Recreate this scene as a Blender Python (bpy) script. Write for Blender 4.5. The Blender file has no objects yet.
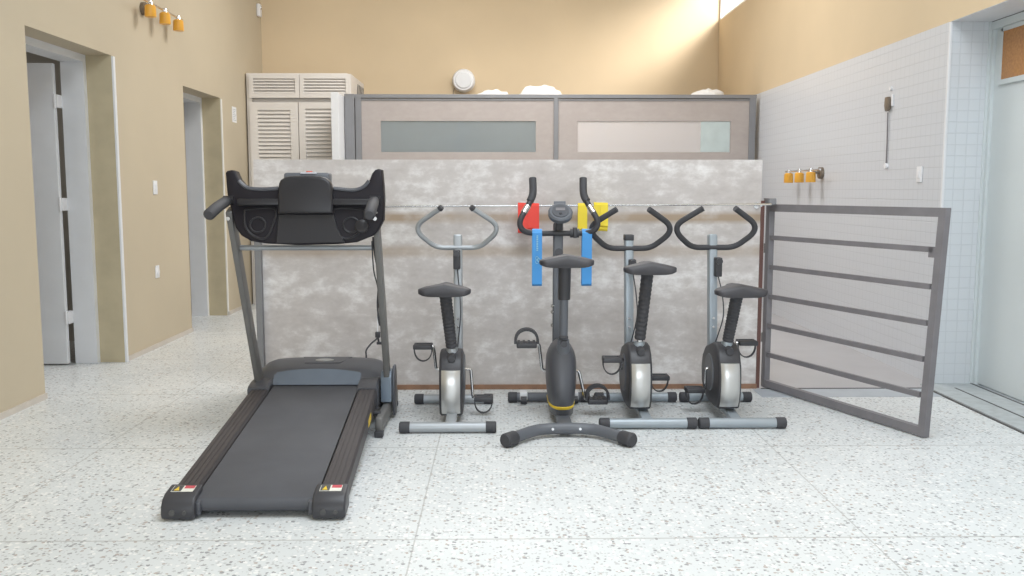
import bpy, bmesh, math
from mathutils import Vector, Matrix
R = math.radians
C = bpy.context.scene.collection
sc = bpy.context.scene

# ------------------------------------------------------------------ camera
cam_d = bpy.data.cameras.new('camera'); cam_d.lens = 31.64; cam_d.sensor_width = 36; cam_d.clip_end = 100
cam = bpy.data.objects.new('camera', cam_d); C.objects.link(cam)
cam.location = (0, 0, 1.25); cam.rotation_euler = (R(90 - 6.157), 0, R(-0.79))
sc.camera = cam

# ------------------------------------------------------------------ world and exposure
sc.view_settings.view_transform = 'Standard'; sc.view_settings.look = 'None'
sc.view_settings.gamma = 1; sc.view_settings.use_curve_mapping = False
sc.view_settings.exposure = 0.0
w = bpy.data.worlds.new('sky'); sc.world = w; w.use_nodes = True
bg = w.node_tree.nodes['Background']; bg.inputs[0].default_value = (0.80, 0.90, 1.0, 1); bg.inputs[1].default_value = 2.5

def area(name, loc, target, sx, sy, power, col, spread=180):
    d = bpy.data.lights.new(name, 'AREA'); d.shape = 'RECTANGLE'; d.size = sx; d.size_y = sy
    d.energy = power; d.color = col; d.spread = R(spread)
    o = bpy.data.objects.new(name, d); C.objects.link(o); o.location = loc
    o.rotation_euler = (Vector(target) - Vector(loc)).to_track_quat('-Z', 'Y').to_euler()
    return o
# daylight: windows behind the camera, the high side window; unseen roof fills added
area('window_daylight', (0.0, -3.45, 2.0), (0.0, 6, 1.2), 4.4, 2.2, 98, (0.89, 0.95, 1.0))
area('roof_fill', (0.75, 2.9, 4.25), (0.95, 2.9, 0), 2.2, 3.0, 122, (0.93, 0.97, 1.0))  # added overhead fill for the bright front floor
area('roof_fill_rear', (0.2, 8.2, 4.25), (0.2, 8.2, 0), 2.4, 1.6, 118, (1.0, 0.95, 0.89))  # added overhead fill for the area behind the board
area('clerestory_daylight', (4.5, 9.5, 5.0), (1.5, 11.6, 3.0), 2.0, 1.0, 125, (1.0, 0.97, 0.94), 120)
area('side_room_fill', (-4.3, 6.0, 2.7), (-4.3, 6.0, 0), 0.6, 0.6, 10, (1.0, 0.95, 0.9))  # added unseen fill, lifts the dark gap beside the door leaf

# ------------------------------------------------------------------ materials
def new_mat(name):
    m = bpy.data.materials.new(name); m.use_nodes = True
    return m, m.node_tree, m.node_tree.nodes['Principled BSDF']
def mat(name, col, rough=0.5, metal=0.0, noise=0.06, scale=8.0, bump=0.0, bscale=200.0, spec=0.5, coat=0.0):
    m, nt, b = new_mat(name)
    N, L = nt.nodes, nt.links
    tc = N.new('ShaderNodeTexCoord'); n = N.new('ShaderNodeTexNoise'); n.inputs['Scale'].default_value = scale
    n.inputs['Detail'].default_value = 4
    L.new(tc.outputs['Object'], n.inputs['Vector'])
    rp = N.new('ShaderNodeValToRGB')
    rp.color_ramp.elements[0].position = 0.3; rp.color_ramp.elements[1].position = 0.7
    rp.color_ramp.elements[0].color = tuple(c * (1 - noise) for c in col) + (1,)
    rp.color_ramp.elements[1].color = tuple(min(1, c * (1 + noise)) for c in col) + (1,)
    L.new(n.outputs['Fac'], rp.inputs['Fac']); L.new(rp.outputs['Color'], b.inputs['Base Color'])
    b.inputs['Roughness'].default_value = rough; b.inputs['Metallic'].default_value = metal
    b.inputs['Specular IOR Level'].default_value = spec; b.inputs['Coat Weight'].default_value = coat
    if bump:
        n2 = N.new('ShaderNodeTexNoise'); n2.inputs['Scale'].default_value = bscale
        L.new(tc.outputs['Object'], n2.inputs['Vector'])
        bp = N.new('ShaderNodeBump'); bp.inputs['Strength'].default_value = bump; bp.inputs['Distance'].default_value = 0.002
        L.new(n2.outputs['Fac'], bp.inputs['Height']); L.new(bp.outputs['Normal'], b.inputs['Normal'])
    return m
M = {}
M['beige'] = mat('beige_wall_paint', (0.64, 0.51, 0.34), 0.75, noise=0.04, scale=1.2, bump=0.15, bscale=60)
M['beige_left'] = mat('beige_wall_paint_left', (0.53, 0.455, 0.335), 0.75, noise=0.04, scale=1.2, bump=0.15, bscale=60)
M['ceil'] = mat('ceiling_paint', (0.75, 0.73, 0.68), 0.8)
M['white'] = mat('white_enamel', (0.74, 0.75, 0.77), 0.4, noise=0.02)
M['cabwhite'] = mat('cream_white_lacquer', (0.74, 0.70, 0.66), 0.45, noise=0.02)
M['door_blue'] = mat('pale_door_paint', (0.60, 0.645, 0.655), 0.4, noise=0.03, scale=2)
M['plastic_white'] = mat('white_plastic', (0.78, 0.78, 0.80), 0.35, noise=0.01)
M['ochre'] = mat('ochre_recess_paint', (0.50, 0.43, 0.29), 0.75)
M['skirt'] = mat('beige_grey_skirting', (0.58, 0.53, 0.47), 0.6)
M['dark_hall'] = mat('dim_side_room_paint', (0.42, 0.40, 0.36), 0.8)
M['cement'] = mat('smooth_grey_cement', (0.42, 0.41, 0.42), 0.45, noise=0.05, scale=3)
M['band'] = mat('blue_grey_stone_strip', (0.42, 0.45, 0.49), 0.4, noise=0.06, scale=10)
M['sill'] = mat('grey_stone_sill', (0.42, 0.45, 0.46), 0.45, noise=0.12, scale=20)
M['groove'] = mat('dark_groove', (0.08, 0.08, 0.08), 0.7)
M['alu'] = mat('grey_aluminium', (0.23, 0.23, 0.24), 0.45, 0.4, noise=0.04)
M['gate'] = mat('gate_grey_paint', (0.19, 0.18, 0.19), 0.5, 0.0, noise=0.08, scale=12)
M['rust'] = mat('red_brown_primer', (0.12, 0.055, 0.045), 0.6, noise=0.15)
M['wood'] = mat('brown_wood_strip', (0.27, 0.15, 0.09), 0.55, noise=0.2, scale=15)
M['chrome'] = mat('chrome', (0.72, 0.72, 0.73), 0.2, 1.0, noise=0.02)
M['silver'] = mat('silver_grey_paint', (0.37, 0.39, 0.41), 0.38, 0.35, noise=0.03)
M['bluesilver'] = mat('blue_silver_paint', (0.33, 0.37, 0.405), 0.38, 0.35, noise=0.03)
M['shell'] = mat('brushed_silver_shell', (0.55, 0.55, 0.54), 0.32, 0.75, noise=0.04)
M['black'] = mat('black_plastic', (0.042, 0.042, 0.048), 0.45, noise=0.08)
M['console'] = mat('black_console_plastic', (0.014, 0.012, 0.016), 0.5, noise=0.1, spec=0.22)
M['holder'] = mat('dark_grey_console_plastic', (0.026, 0.025, 0.028), 0.34, noise=0.08, spec=0.3)
M['rubber'] = mat('black_rubber', (0.05, 0.05, 0.056), 0.65, noise=0.1, bump=0.2)
M['vinyl'] = mat('charcoal_vinyl', (0.05, 0.048, 0.054), 0.5, noise=0.1, bump=0.2)
M['darkgrey'] = mat('dark_grey_paint', (0.11, 0.118, 0.135), 0.42, noise=0.06)
M['hood'] = mat('charcoal_hood_plastic', (0.075, 0.078, 0.09), 0.38, noise=0.05)
M['hoodlip'] = mat('hood_face_with_sky_sheen', (0.15, 0.18, 0.225), 0.18, noise=0.04)  # sky reflection on the hood face, put into the base colour
M['belt'] = mat('grey_running_belt', (0.068, 0.071, 0.082), 0.55, noise=0.12, scale=5, bump=0.25, bscale=400)
M['rail'] = mat('brown_black_rail', (0.05, 0.044, 0.046), 0.5, noise=0.1)
M['upright'] = mat('graphite_upright_paint', (0.165, 0.162, 0.158), 0.45, 0.1, noise=0.05)
M['steelblue'] = mat('steel_blue_bracket_paint', (0.16, 0.20, 0.25), 0.4, 0.1, noise=0.05)
M['yellow'] = mat('yellow_plastic', (0.75, 0.52, 0.03), 0.45, noise=0.05)
M['latex_r'] = mat('red_latex', (0.80, 0.06, 0.04), 0.5, noise=0.06)
M['latex_y'] = mat('yellow_latex', (0.85, 0.66, 0.04), 0.5, noise=0.06)
M['latex_b'] = mat('blue_latex', (0.05, 0.27, 0.62), 0.5, noise=0.05)
M['mark'] = mat('pale_printed_mark', (0.35, 0.62, 0.70), 0.5)
M['amber'] = mat('amber_glass', (0.80, 0.40, 0.05), 0.3, noise=0.08)
M['bronze'] = mat('dull_bronze', (0.22, 0.18, 0.14), 0.4, 0.5)
M['fabric'] = mat('white_cloth', (0.76, 0.75, 0.74), 0.9, noise=0.04, scale=20, bump=0.3, bscale=40)
M['doorglass'] = mat('orange_brown_glass', (0.42, 0.19, 0.05), 0.25, noise=0.15, scale=60)
M['lab_w'] = mat('white_sticker', (0.75, 0.74, 0.66), 0.5)
M['lab_r'] = mat('red_sticker', (0.55, 0.08, 0.10), 0.5)
M['paper'] = mat('white_paper', (0.82, 0.82, 0.82), 0.8, noise=0.01)
M['ink'] = mat('grey_ink', (0.45, 0.46, 0.5), 0.8)
M['red'] = mat('red_plastic', (0.6, 0.12, 0.08), 0.5)

def math_node(nt, op, a, b=None, v=None):
    n = nt.nodes.new('ShaderNodeMath'); n.operation = op
    if a is not None: nt.links.new(a, n.inputs[0])
    if b is not None: nt.links.new(b, n.inputs[1])
    if v is not None: n.inputs[1].default_value = v
    return n.outputs[0]
def mix(nt, fac, a, b):
    n = nt.nodes.new('ShaderNodeMix'); n.data_type = 'RGBA'
    nt.links.new(fac, n.inputs['Factor'])
    for s, v in ((n.inputs[6], a), (n.inputs[7], b)):
        if isinstance(v, tuple): s.default_value = v + (1,)
        else: nt.links.new(v, s)
    return n.outputs[2]
def ramp(nt, fac, stops):
    n = nt.nodes.new('ShaderNodeValToRGB'); nt.links.new(fac, n.inputs[0])
    e = n.color_ramp.elements
    while len(e) < len(stops): e.new(0.5)
    for i, (p, c) in enumerate(stops):
        e[i].position = p; e[i].color = (tuple(c) + (1,)) if isinstance(c, (tuple, list)) else (c, c, c, 1)
    return n.outputs[0]
def noise(nt, vec, scale, detail=3, rough=0.5):
    n = nt.nodes.new('ShaderNodeTexNoise'); n.inputs['Scale'].default_value = scale
    n.inputs['Detail'].default_value = detail; n.inputs['Roughness'].default_value = rough
    nt.links.new(vec, n.inputs['Vector']); return n.outputs['Fac']

def terrazzo():
    m, nt, b = new_mat('terrazzo'); tc = nt.nodes.new('ShaderNodeTexCoord'); v = tc.outputs['Object']
    base = ramp(nt, noise(nt, v, 1.5, 4), [(0.3, (0.63, 0.655, 0.66)), (0.7, (0.70, 0.72, 0.72))])
    def chips(base, scale, thr, rthr, col, seed):
        mp = nt.nodes.new('ShaderNodeMapping'); nt.links.new(v, mp.inputs[0]); mp.inputs['Location'].default_value = (seed, seed * 1.7, 0)
        # ragged chips: jitter the lookup
        nz = nt.nodes.new('ShaderNodeTexNoise'); nz.inputs['Scale'].default_value = scale * 1.6; nt.links.new(mp.outputs[0], nz.inputs['Vector'])
        mx = nt.nodes.new('ShaderNodeVectorMath'); mx.operation = 'MULTIPLY_ADD'
        nt.links.new(nz.outputs['Color'], mx.inputs[0]); mx.inputs[1].default_value = (0.7 / scale,) * 3; nt.links.new(mp.outputs[0], mx.inputs[2])
        vo = nt.nodes.new('ShaderNodeTexVoronoi'); vo.inputs['Scale'].default_value = scale; vo.voronoi_dimensions = '2D'
        nt.links.new(mx.outputs[0], vo.inputs['Vector'])
        sep = nt.nodes.new('ShaderNodeSeparateColor'); nt.links.new(vo.outputs['Color'], sep.inputs[0])
        size = math_node(nt, 'MULTIPLY', sep.outputs[1], v=thr)
        near = math_node(nt, 'LESS_THAN', vo.outputs['Distance'], size)
        pick = math_node(nt, 'LESS_THAN', sep.outputs[0], v=rthr)
        return mix(nt, math_node(nt, 'MULTIPLY', near, pick), base, col)
    c = chips(base, 75, 0.5, 0.38, (0.50, 0.51, 0.51), 3.1)
    c = chips(c, 48, 0.40, 0.32, (0.29, 0.295, 0.30), 7.7)
    c = chips(c, 52, 0.42, 0.13, (0.42, 0.36, 0.32), 1.3)
    c = chips(c, 50, 0.5, 0.35, (0.80, 0.80, 0.79), 5.3)
    # joints of the cast slabs
    sx = nt.nodes.new('ShaderNodeSeparateXYZ'); nt.links.new(v, sx.inputs[0])
    def joint(coord, off, per, wid):
        t = math_node(nt, 'ADD', coord, v=-off + 50 * per); t = math_node(nt, 'MODULO', t, v=per)
        return math_node(nt, 'LESS_THAN', t, v=wid)
    j = math_node(nt, 'MAXIMUM', joint(sx.outputs[0], -0.31, 1.64, 0.006), joint(sx.outputs[1], 3.13, 1.175, 0.009))
    c = mix(nt, math_node(nt, 'MULTIPLY', j, v=0.55), c, (0.30, 0.29, 0.27))
    nt.links.new(c, b.inputs['Base Color'])
    r = ramp(nt, noise(nt, v, 2.2, 3), [(0.35, 0.28), (0.7, 0.42)]); nt.links.new(r, b.inputs['Roughness'])
    return m
M['terrazzo'] = terrazzo()

def tiles(name, a, bb, col, grout, per=0.075):
    m, nt, b = new_mat(name); tc = nt.nodes.new('ShaderNodeTexCoord')
    sx = nt.nodes.new('ShaderNodeSeparateXYZ'); nt.links.new(tc.outputs['Object'], sx.inputs[0])
    def g(c):
        t = math_node(nt, 'ADD', c, v=50 * per); t = math_node(nt, 'MODULO', t, v=per)
        t = math_node(nt, 'SUBTRACT', t, v=per / 2); t = math_node(nt, 'ABSOLUTE', t)
        return ramp(nt, math_node(nt, 'DIVIDE', t, v=per / 2), [(0.92, 0.0), (0.975, 1.0)])
    j = math_node(nt, 'MAXIMUM', g(sx.outputs[a]), g(sx.outputs[bb]))
    base = ramp(nt, noise(nt, tc.outputs['Object'], 0.9, 2), [(0.3, tuple(c * 0.97 for c in col)), (0.7, col)])
    nt.links.new(mix(nt, j, base, grout), b.inputs['Base Color'])
    bp = nt.nodes.new('ShaderNodeBump'); bp.invert = True; bp.inputs['Distance'].default_value = 0.002; bp.inputs['Strength'].default_value = 0.6
    nt.links.new(j, bp.inputs['Height']); nt.links.new(bp.outputs['Normal'], b.inputs['Normal'])
    b.inputs['Roughness'].default_value = 0.3
    return m
M['tile_x'] = tiles('white_mosaic_tile_side', 1, 2, (0.62, 0.635, 0.67), (0.52, 0.535, 0.57), 0.07)
M['tile_y'] = tiles('white_mosaic_tile_return', 0, 2, (0.63, 0.66, 0.69), (0.55, 0.58, 0.61), 0.07)

def concrete(name, lo, mid, hi, sc1=2.2, rough=0.5, tan_bands=()):
    m, nt, b = new_mat(name); tc = nt.nodes.new('ShaderNodeTexCoord'); v = tc.outputs['Object']
    mp = nt.nodes.new('ShaderNodeMapping'); nt.links.new(v, mp.inputs[0]); mp.inputs['Scale'].default_value = (1, 1, 1.7)
    n1 = noise(nt, mp.outputs[0], sc1, 8, 0.62); n2 = noise(nt, mp.outputs[0], sc1 * 4, 6, 0.7)
    f = math_node(nt, 'ADD', math_node(nt, 'MULTIPLY', n1, v=0.65), math_node(nt, 'MULTIPLY', n2, v=0.35))
    c = ramp(nt, f, [(0.34, lo), (0.5, mid), (0.63, hi)])
    if tan_bands:
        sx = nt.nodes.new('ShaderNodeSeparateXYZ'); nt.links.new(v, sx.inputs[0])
        for z0, wd, k in tan_bands:     # tan streaks along the board
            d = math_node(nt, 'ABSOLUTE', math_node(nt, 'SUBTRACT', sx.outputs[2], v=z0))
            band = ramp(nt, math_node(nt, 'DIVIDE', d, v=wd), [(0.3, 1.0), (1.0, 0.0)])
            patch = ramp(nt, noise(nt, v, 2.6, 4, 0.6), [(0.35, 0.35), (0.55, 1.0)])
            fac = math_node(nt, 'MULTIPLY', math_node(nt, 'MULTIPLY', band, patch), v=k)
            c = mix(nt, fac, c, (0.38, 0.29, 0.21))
    nt.links.new(c, b.inputs['Base Color'])
    b.inputs['Roughness'].default_value = rough
    return m
M['concrete'] = concrete('concrete_look_laminate', (0.45, 0.41, 0.39), (0.55, 0.51, 0.49), (0.76, 0.735, 0.72), tan_bands=((1.085, 0.045, 1.0), (0.875, 0.05, 0.6)))
M['laminate'] = concrete('rose_grey_laminate', (0.37, 0.325, 0.305), (0.39, 0.345, 0.325), (0.41, 0.365, 0.345), 3.0)
def frosted(name, col, tr=0.6):
    m, nt, b = new_mat(name); b.inputs['Base Color'].default_value = col + (1,)
    b.inputs['Roughness'].default_value = 0.45; b.inputs['Transmission Weight'].default_value = tr; b.inputs['IOR'].default_value = 1.3
    return m
M['frosted'] = frosted('frosted_glass_view_tint', (0.40, 0.46, 0.50))  # tint painted for the view behind this pane
M['frosted_pale'] = frosted('frosted_glass_lit_tint', (0.80, 0.77, 0.77), 0.45)  # pale tint stands in for the lit scene behind this pane
M['film'] = mat('pale_aqua_film', (0.47, 0.54, 0.54), 0.3)
def clear():
    m, nt, b = new_mat('clear_glass'); b.inputs['Base Color'].default_value = (0.95, 0.97, 1, 1)
    b.inputs['Roughness'].default_value = 0.0; b.inputs['Transmission Weight'].default_value = 1.0; b.inputs['IOR'].default_value = 1.05
    return m
M['clear'] = clear()

# ------------------------------------------------------------------ mesh builder
class MB:
    def __init__(s): s.v = []; s.f = []
    def add(s, vs, fs):
        o = len(s.v); s.v += [Vector(p) for p in vs]; s.f += [tuple(i + o for i in f) for f in fs]; return s
    def box(s, x0, x1, y0, y1, z0, z1, bev=0.0):
        if bev <= 0:
            vs = [(x, y, z) for x in (x0, x1) for y in (y0, y1) for z in (z0, z1)]
            return s.add(vs, [(0, 1, 3, 2), (4, 6, 7, 5), (0, 4, 5, 1), (2, 3, 7, 6), (0, 2, 6, 4), (1, 5, 7, 3)])
        bm = bmesh.new(); bmesh.ops.create_cube(bm, size=1)
        for v in bm.verts: v.co = Vector(((x0 + x1) / 2 + v.co.x * (x1 - x0), (y0 + y1) / 2 + v.co.y * (y1 - y0), (z0 + z1) / 2 + v.co.z * (z1 - z0)))
        bmesh.ops.bevel(bm, geom=bm.edges[:], offset=bev, segments=3, affect='EDGES', profile=0.5)
        return s.frombm(bm)
    def frombm(s, bm, mtx=None):
        bm.verts.index_update()
        vs = [(mtx @ v.co if mtx else v.co.copy()) for v in bm.verts]
        fs = [tuple(v.index for v in f.verts) for f in bm.faces]; bm.free(); return s.add(vs, fs)
    def bar(s, p0, p1, wx, wy, up=(0, 0, 1), bev=0.0):
        """rectangular bar from p0 to p1"""
        p0, p1 = Vector(p0), Vector(p1); d = (p1 - p0); L = d.length; d.normalize()
        up = Vector(up)
        if abs(d.dot(up)) > 0.98: up = Vector((0, 1, 0))
        a = d.cross(up).normalized(); b = a.cross(d).normalized()
        bm = bmesh.new(); bmesh.ops.create_cube(bm, size=1)
        for v in bm.verts: v.co = Vector((v.co.x * wx, v.co.y * wy, v.co.z * L))
        if bev > 0: bmesh.ops.bevel(bm, geom=bm.edges[:], offset=bev, segments=3, affect='EDGES', profile=0.5)
        mt = Matrix(((a.x, b.x, d.x), (a.y, b.y, d.y), (a.z, b.z, d.z))).to_4x4(); mt.translation = (p0 + p1) / 2
        return s.frombm(bm, mt)
    def tube(s, pts, r, n=12, caps=True):
        pts = [Vector(p) for p in pts]; rs = r if isinstance(r, (list, tuple)) else [r] * len(pts)
        t0 = (pts[1] - pts[0]).normalized()
        ref = Vector((0, 0, 1)) if abs(t0.z) < 0.9 else Vector((0, 1, 0))
        a = t0.cross(ref).normalized(); vs = []; 
        for i, p in enumerate(pts):
            if i == 0: t = t0
            elif i == len(pts) - 1: t = (pts[i] - pts[i - 1]).normalized()
            else: t = ((pts[i + 1] - p).normalized() + (p - pts[i - 1]).normalized()).normalized()
            a = (a - t * a.dot(t)).normalized(); b = t.cross(a)
            vs += [p + (a * math.cos(2 * math.pi * k / n) + b * math.sin(2 * math.pi * k / n)) * rs[i] for k in range(n)]
        fs = []
        for i in range(len(pts) - 1):
            for k in range(n): fs.append((i * n + k, i * n + (k + 1) % n, (i + 1) * n + (k + 1) % n, (i + 1) * n + k))
        if caps: fs.append(tuple(range(n))[::-1]); fs.append(tuple(range((len(pts) - 1) * n, len(pts) * n)))
        return s.add(vs, fs)
    def prism(s, poly, axis, a0, a1, bev=0.0, segs=2):
        """poly: 2d points in the plane of the two other axes (in order), extruded along axis"""
        bm = bmesh.new(); o = [i for i in range(3) if i != axis]
        def P(p, a):
            c = [0, 0, 0]; c[axis] = a; c[o[0]] = p[0]; c[o[1]] = p[1]; return c
        va = [bm.verts.new(P(p, a0)) for p in poly]; vb = [bm.verts.new(P(p, a1)) for p in poly]; n = len(poly)
        fa = bm.faces.new(va[::-1]); fb = bm.faces.new(vb)
        for i in range(n): bm.faces.new((va[i], va[(i + 1) % n], vb[(i + 1) % n], vb[i]))
        bmesh.ops.recalc_face_normals(bm, faces=bm.faces[:])
        if bev > 0:
            ed = list({e for f in (fa, fb) for e in f.edges})
            bmesh.ops.bevel(bm, geom=ed, offset=bev, segments=segs, affect='EDGES', profile=0.5)
        bm.faces.ensure_lookup_table()
        big = [f for f in bm.faces if len(f.verts) > 4]
        bmesh.ops.triangulate(bm, faces=big)
        return s.frombm(bm)
    def loft(s, rings, caps=True):
        n = len(rings[0]); vs = [p for r in rings for p in r]; fs = []
        for i in range(len(rings) - 1):
            for k in range(n): fs.append((i * n + k, i * n + (k + 1) % n, (i + 1) * n + (k + 1) % n, (i + 1) * n + k))
        if caps: fs.append(tuple(range(n))[::-1]); fs.append(tuple(range((len(rings) - 1) * n, len(rings) * n)))
        return s.add(vs, fs)
    def ellipsoid(s, c, rx, ry, rz, n=16, fn=None):
        bm = bmesh.new(); bmesh.ops.create_uvsphere(bm, u_segments=n, v_segments=n // 2, radius=1)
        for v in bm.verts:
            k = fn(v.co) if fn else 1.0
            v.co = Vector((c[0] + v.co.x * rx * k, c[1] + v.co.y * ry * k, c[2] + v.co.z * rz * k))
        return s.frombm(bm)
    def ribbon(s, pts, wv, th=0.003):
        """band following pts, wide along wv, closed section"""
        pts = [Vector(p) for p in pts]; wv = Vector(wv); rings = []
        for i, p in enumerate(pts):
            a = pts[max(i - 1, 0)]; b = pts[min(i + 1, len(pts) - 1)]; t = (b - a).normalized(); nn = t.cross(wv).normalized() * th / 2
            rings.append([p - wv / 2 - nn, p + wv / 2 - nn, p + wv / 2 + nn, p - wv / 2 + nn])
        return s.loft(rings)

def smooth_path(pts, n=6):
    pts = [Vector(p) for p in pts]; out = []
    for i in range(len(pts) - 1):
        p0 = pts[max(i - 1, 0)]; p1 = pts[i]; p2 = pts[i + 1]; p3 = pts[min(i + 2, len(pts) - 1)]
        for k in range(n):
            t = k / n
            out.append(0.5 * ((2 * p1) + (p2 - p0) * t + (2 * p0 - 5 * p1 + 4 * p2 - p3) * t * t + (3 * p1 - p0 - 3 * p2 + p3) * t ** 3))
    out.append(pts[-1]); return out
def fillet(pts, r, n=5):
    pts = [Vector(p) for p in pts]; out = [pts[0]]
    for i in range(1, len(pts) - 1):
        a, b, c = pts[i - 1], pts[i], pts[i + 1]
        ra = min(r, (a - b).length * 0.49); rc = min(r, (c - b).length * 0.49)
        A = b + (a - b).normalized() * ra; Cc = b + (c - b).normalized() * rc
        for k in range(n + 1):
            t = k / n; out.append(A.lerp(b, t).lerp(b.lerp(Cc, t), t))
    out.append(pts[-1]); return out

def obj(name, mb, m, parent=None, smooth=35, root=None, label=None):
    """one mesh object; coordinates in mb are world coordinates (things sit unrotated)"""
    me = bpy.data.meshes.new(name)
    if parent is not None: off = base_of(parent)
    elif root is not None: off = Vector(root)
    else: off = Vector((0, 0, 0))
    me.from_pydata([v - off for v in mb.v], [], mb.f)
    bm = bmesh.new(); bm.from_mesh(me); bmesh.ops.recalc_face_normals(bm, faces=bm.faces[:]); bm.to_mesh(me); bm.free()
    me.materials.append(M[m]); me.update()
    if smooth:
        me.shade_smooth(); me.set_sharp_from_angle(angle=R(smooth))
    o = bpy.data.objects.new(name, me); C.objects.link(o)
    if parent is not None: o.parent = parent
    else: o.location = off
    if label: o['label'] = label
    return o
def base_of(o):
    v = Vector((0, 0, 0))
    while o is not None: v += Vector(o.location); o = o.parent
    return v
def thing(name, label, cat, loc, group=None):
    o = bpy.data.objects.new(name, None); C.objects.link(o); o.location = loc; o.empty_display_size = 0.1
    o['label'] = label; o['category'] = cat
    if group: o['group'] = group
    return o
def tag(o, label, cat, group=None):
    o['label'] = label; o['category'] = cat
    if group: o['group'] = group
    return o
def struct(name, mb, m, smooth=0):
    o = obj(name, mb, m, smooth=smooth); o['kind'] = 'structure'; return o

# ------------------------------------------------------------------ the setting
LX, RX = -2.75, 2.80            # inner faces of the side walls
CZ = 4.3
struct('floor', MB().box(-5.2, 4.2, -3.6, 12.2, -0.1, 0.0), 'terrazzo')
# darker smooth floor of the area behind the screens, edged by a flush stone strip
struct('trim_1', MB().box(1.60, 2.80, 5.36, 5.58, -0.02, 0.002), 'band')
struct('trim_2', MB().box(1.66, 2.80, 5.58, 5.60, -0.02, 0.004), 'groove')
struct('floor_rear', MB().box(1.62, 2.80, 5.60, 9.8, -0.02, 0.003), 'cement')
# ceiling, with two openings added to let in overhead fill
cb = MB()
cb.box(-5.2, 2.95, -3.6, 1.3, CZ, CZ + 0.1).box(-5.2, 2.95, 4.5, 7.3, CZ, CZ + 0.1).box(-5.2, 2.95, 9.1, 12.2, CZ, CZ + 0.1)
cb.box(-5.2, -0.9, 1.3, 4.5, CZ, CZ + 0.1).box(1.9, 2.95, 1.3, 4.5, CZ, CZ + 0.1)
cb.box(-5.2, -1.1, 7.3, 9.1, CZ, CZ + 0.1).box(1.5, 2.95, 7.3, 9.1, CZ, CZ + 0.1)
struct('ceiling', cb, 'ceil')
# left wall with two deep door recesses
lw = MB(); T = 0.18
lw.box(LX - T, LX, -3.6, 5.385, 0, CZ).box(LX - T, LX, 5.385, 6.555, 2.205, CZ)
lw.box(LX - T, LX, 6.555, 8.00, 0, CZ).box(LX - T, LX, 8.00, 9.05, 2.16, CZ).box(LX - T, LX, 9.05, 10.72, 0, CZ)
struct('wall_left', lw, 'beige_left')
struct('baseboard_left', MB().box(LX, LX + 0.012, -3.6, 5.385, 0, 0.035).box(LX, LX + 0.012, 6.575, 8.0, 0, 0.035).box(LX, LX + 0.012, 9.05, 9.9, 0, 0.035), 'skirt')
struct('trim_3', MB().box(LX - 0.002, LX + 0.014, 6.553, 6.585, 0, 2.20, 0.003), 'white')
struct('trim_4', MB().box(LX - 0.002, LX + 0.012, 9.048, 9.075, 0, 2.15, 0.003), 'ceil')
struct('trim_11', MB().box(LX - T, LX - 0.001, 6.551, 6.5555, 0, 2.2045).box(LX - T, LX - 0.001, 9.046, 9.0505, 0, 2.1595), 'ochre')
# side rooms beyond the two doors
sr = MB().box(-5.2, -5.1, 4.2, 11, 0, 2.9).box(-5.1, -2.93, 4.1, 4.2, 0, 2.9).box(-5.1, -2.93, 10.9, 11.0, 0, 2.9)
sr.box(-5.1, -2.93, 4.2, 10.9, 2.8, 2.9).box(-5.1, -3.10, 7.5, 7.6, 0, 2.8)
struct('wall_side_room', sr, 'dark_hall')
# back wall, slightly out of square
struct('wall_back', MB().prism([(-5.2, 10.25), (4.2, 11.98), (4.2, 12.2), (-5.2, 12.2)], 2, 0, CZ), 'beige')
# right wall: tiled below, painted above, with a high window
tw = MB().box(RX, RX + 0.27, 5.70, 11.9, 0, 2.295)
struct('wall_right', tw, 'tile_x')
struct('wall_right_return', MB().box(RX + 0.001, 3.07, 5.690, 5.701, 0, 2.295), 'tile_y')
struct('trim_5', MB().box(RX - 0.003, RX + 0.012, 5.682, 5.704, 0, 2.292, 0.003), 'white')
uw = MB().box(RX, RX + 0.27, -3.6, 9.2, 2.295, CZ).box(RX, RX + 0.10, 9.2, 11.71, 2.295, 3.40).box(RX, RX + 0.10, 11.71, 11.95, 2.295, CZ).box(RX, RX + 0.10, 9.2, 11.71, 4.05, CZ)
struct('wall_right_upper', uw, 'beige')
struct('window_1', MB().box(RX + 0.01, RX + 0.05, 9.2, 11.71, 3.40, 3.425).box(RX + 0.01, RX + 0.05, 9.2, 11.71, 4.02, 4.05).box(RX + 0.01, RX + 0.05, 11.69, 11.71, 3.425, 4.02).box(RX + 0.01, RX + 0.05, 10.30, 10.34, 3.425, 4.02).box(RX + 0.01, RX + 0.05, 9.2, 9.24, 3.425, 4.02), 'white')
# near stretch of the right wall with the door
rw = MB().box(3.07, 3.30, -3.6, 4.62, 0, 2.295)
struct('wall_right_near', rw, 'white')
d3 = struct('door_3', MB().box(3.075, 3.12, 4.70, 5.68, 0.02, 2.24)
            .box(3.062, 3.075, 5.565, 5.59, 1.90, 2.235).box(3.062, 3.075, 4.75, 4.82, 1.90, 2.235)
            .box(3.058, 3.075, 4.75, 5.585, 1.895, 1.925).box(3.062, 3.075, 4.75, 5.585, 2.215, 2.24), 'door_blue')
obj('glass_pane', MB().box(3.066, 3.074, 4.82, 5.565, 1.925, 2.215), 'doorglass', d3, 0)
obj('handle', MB().tube(fillet([(3.075, 4.80, 1.02), (3.03, 4.80, 1.02), (3.03, 4.92, 1.02)], 0.015), 0.009), 'chrome', d3)
fr = MB().box(3.04, 3.14, 5.68, 5.70, 0, 2.295).box(3.055, 3.14, 5.655, 5.68, 0, 2.288).box(3.050, 3.14, 4.62, 5.68, 2.242, 2.288)
struct('trim_6', fr, 'door_blue')
struct('trim_7', MB().box(3.052, 3.14, 4.62, 5.68, 2.2885, 2.2925), 'groove')
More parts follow.
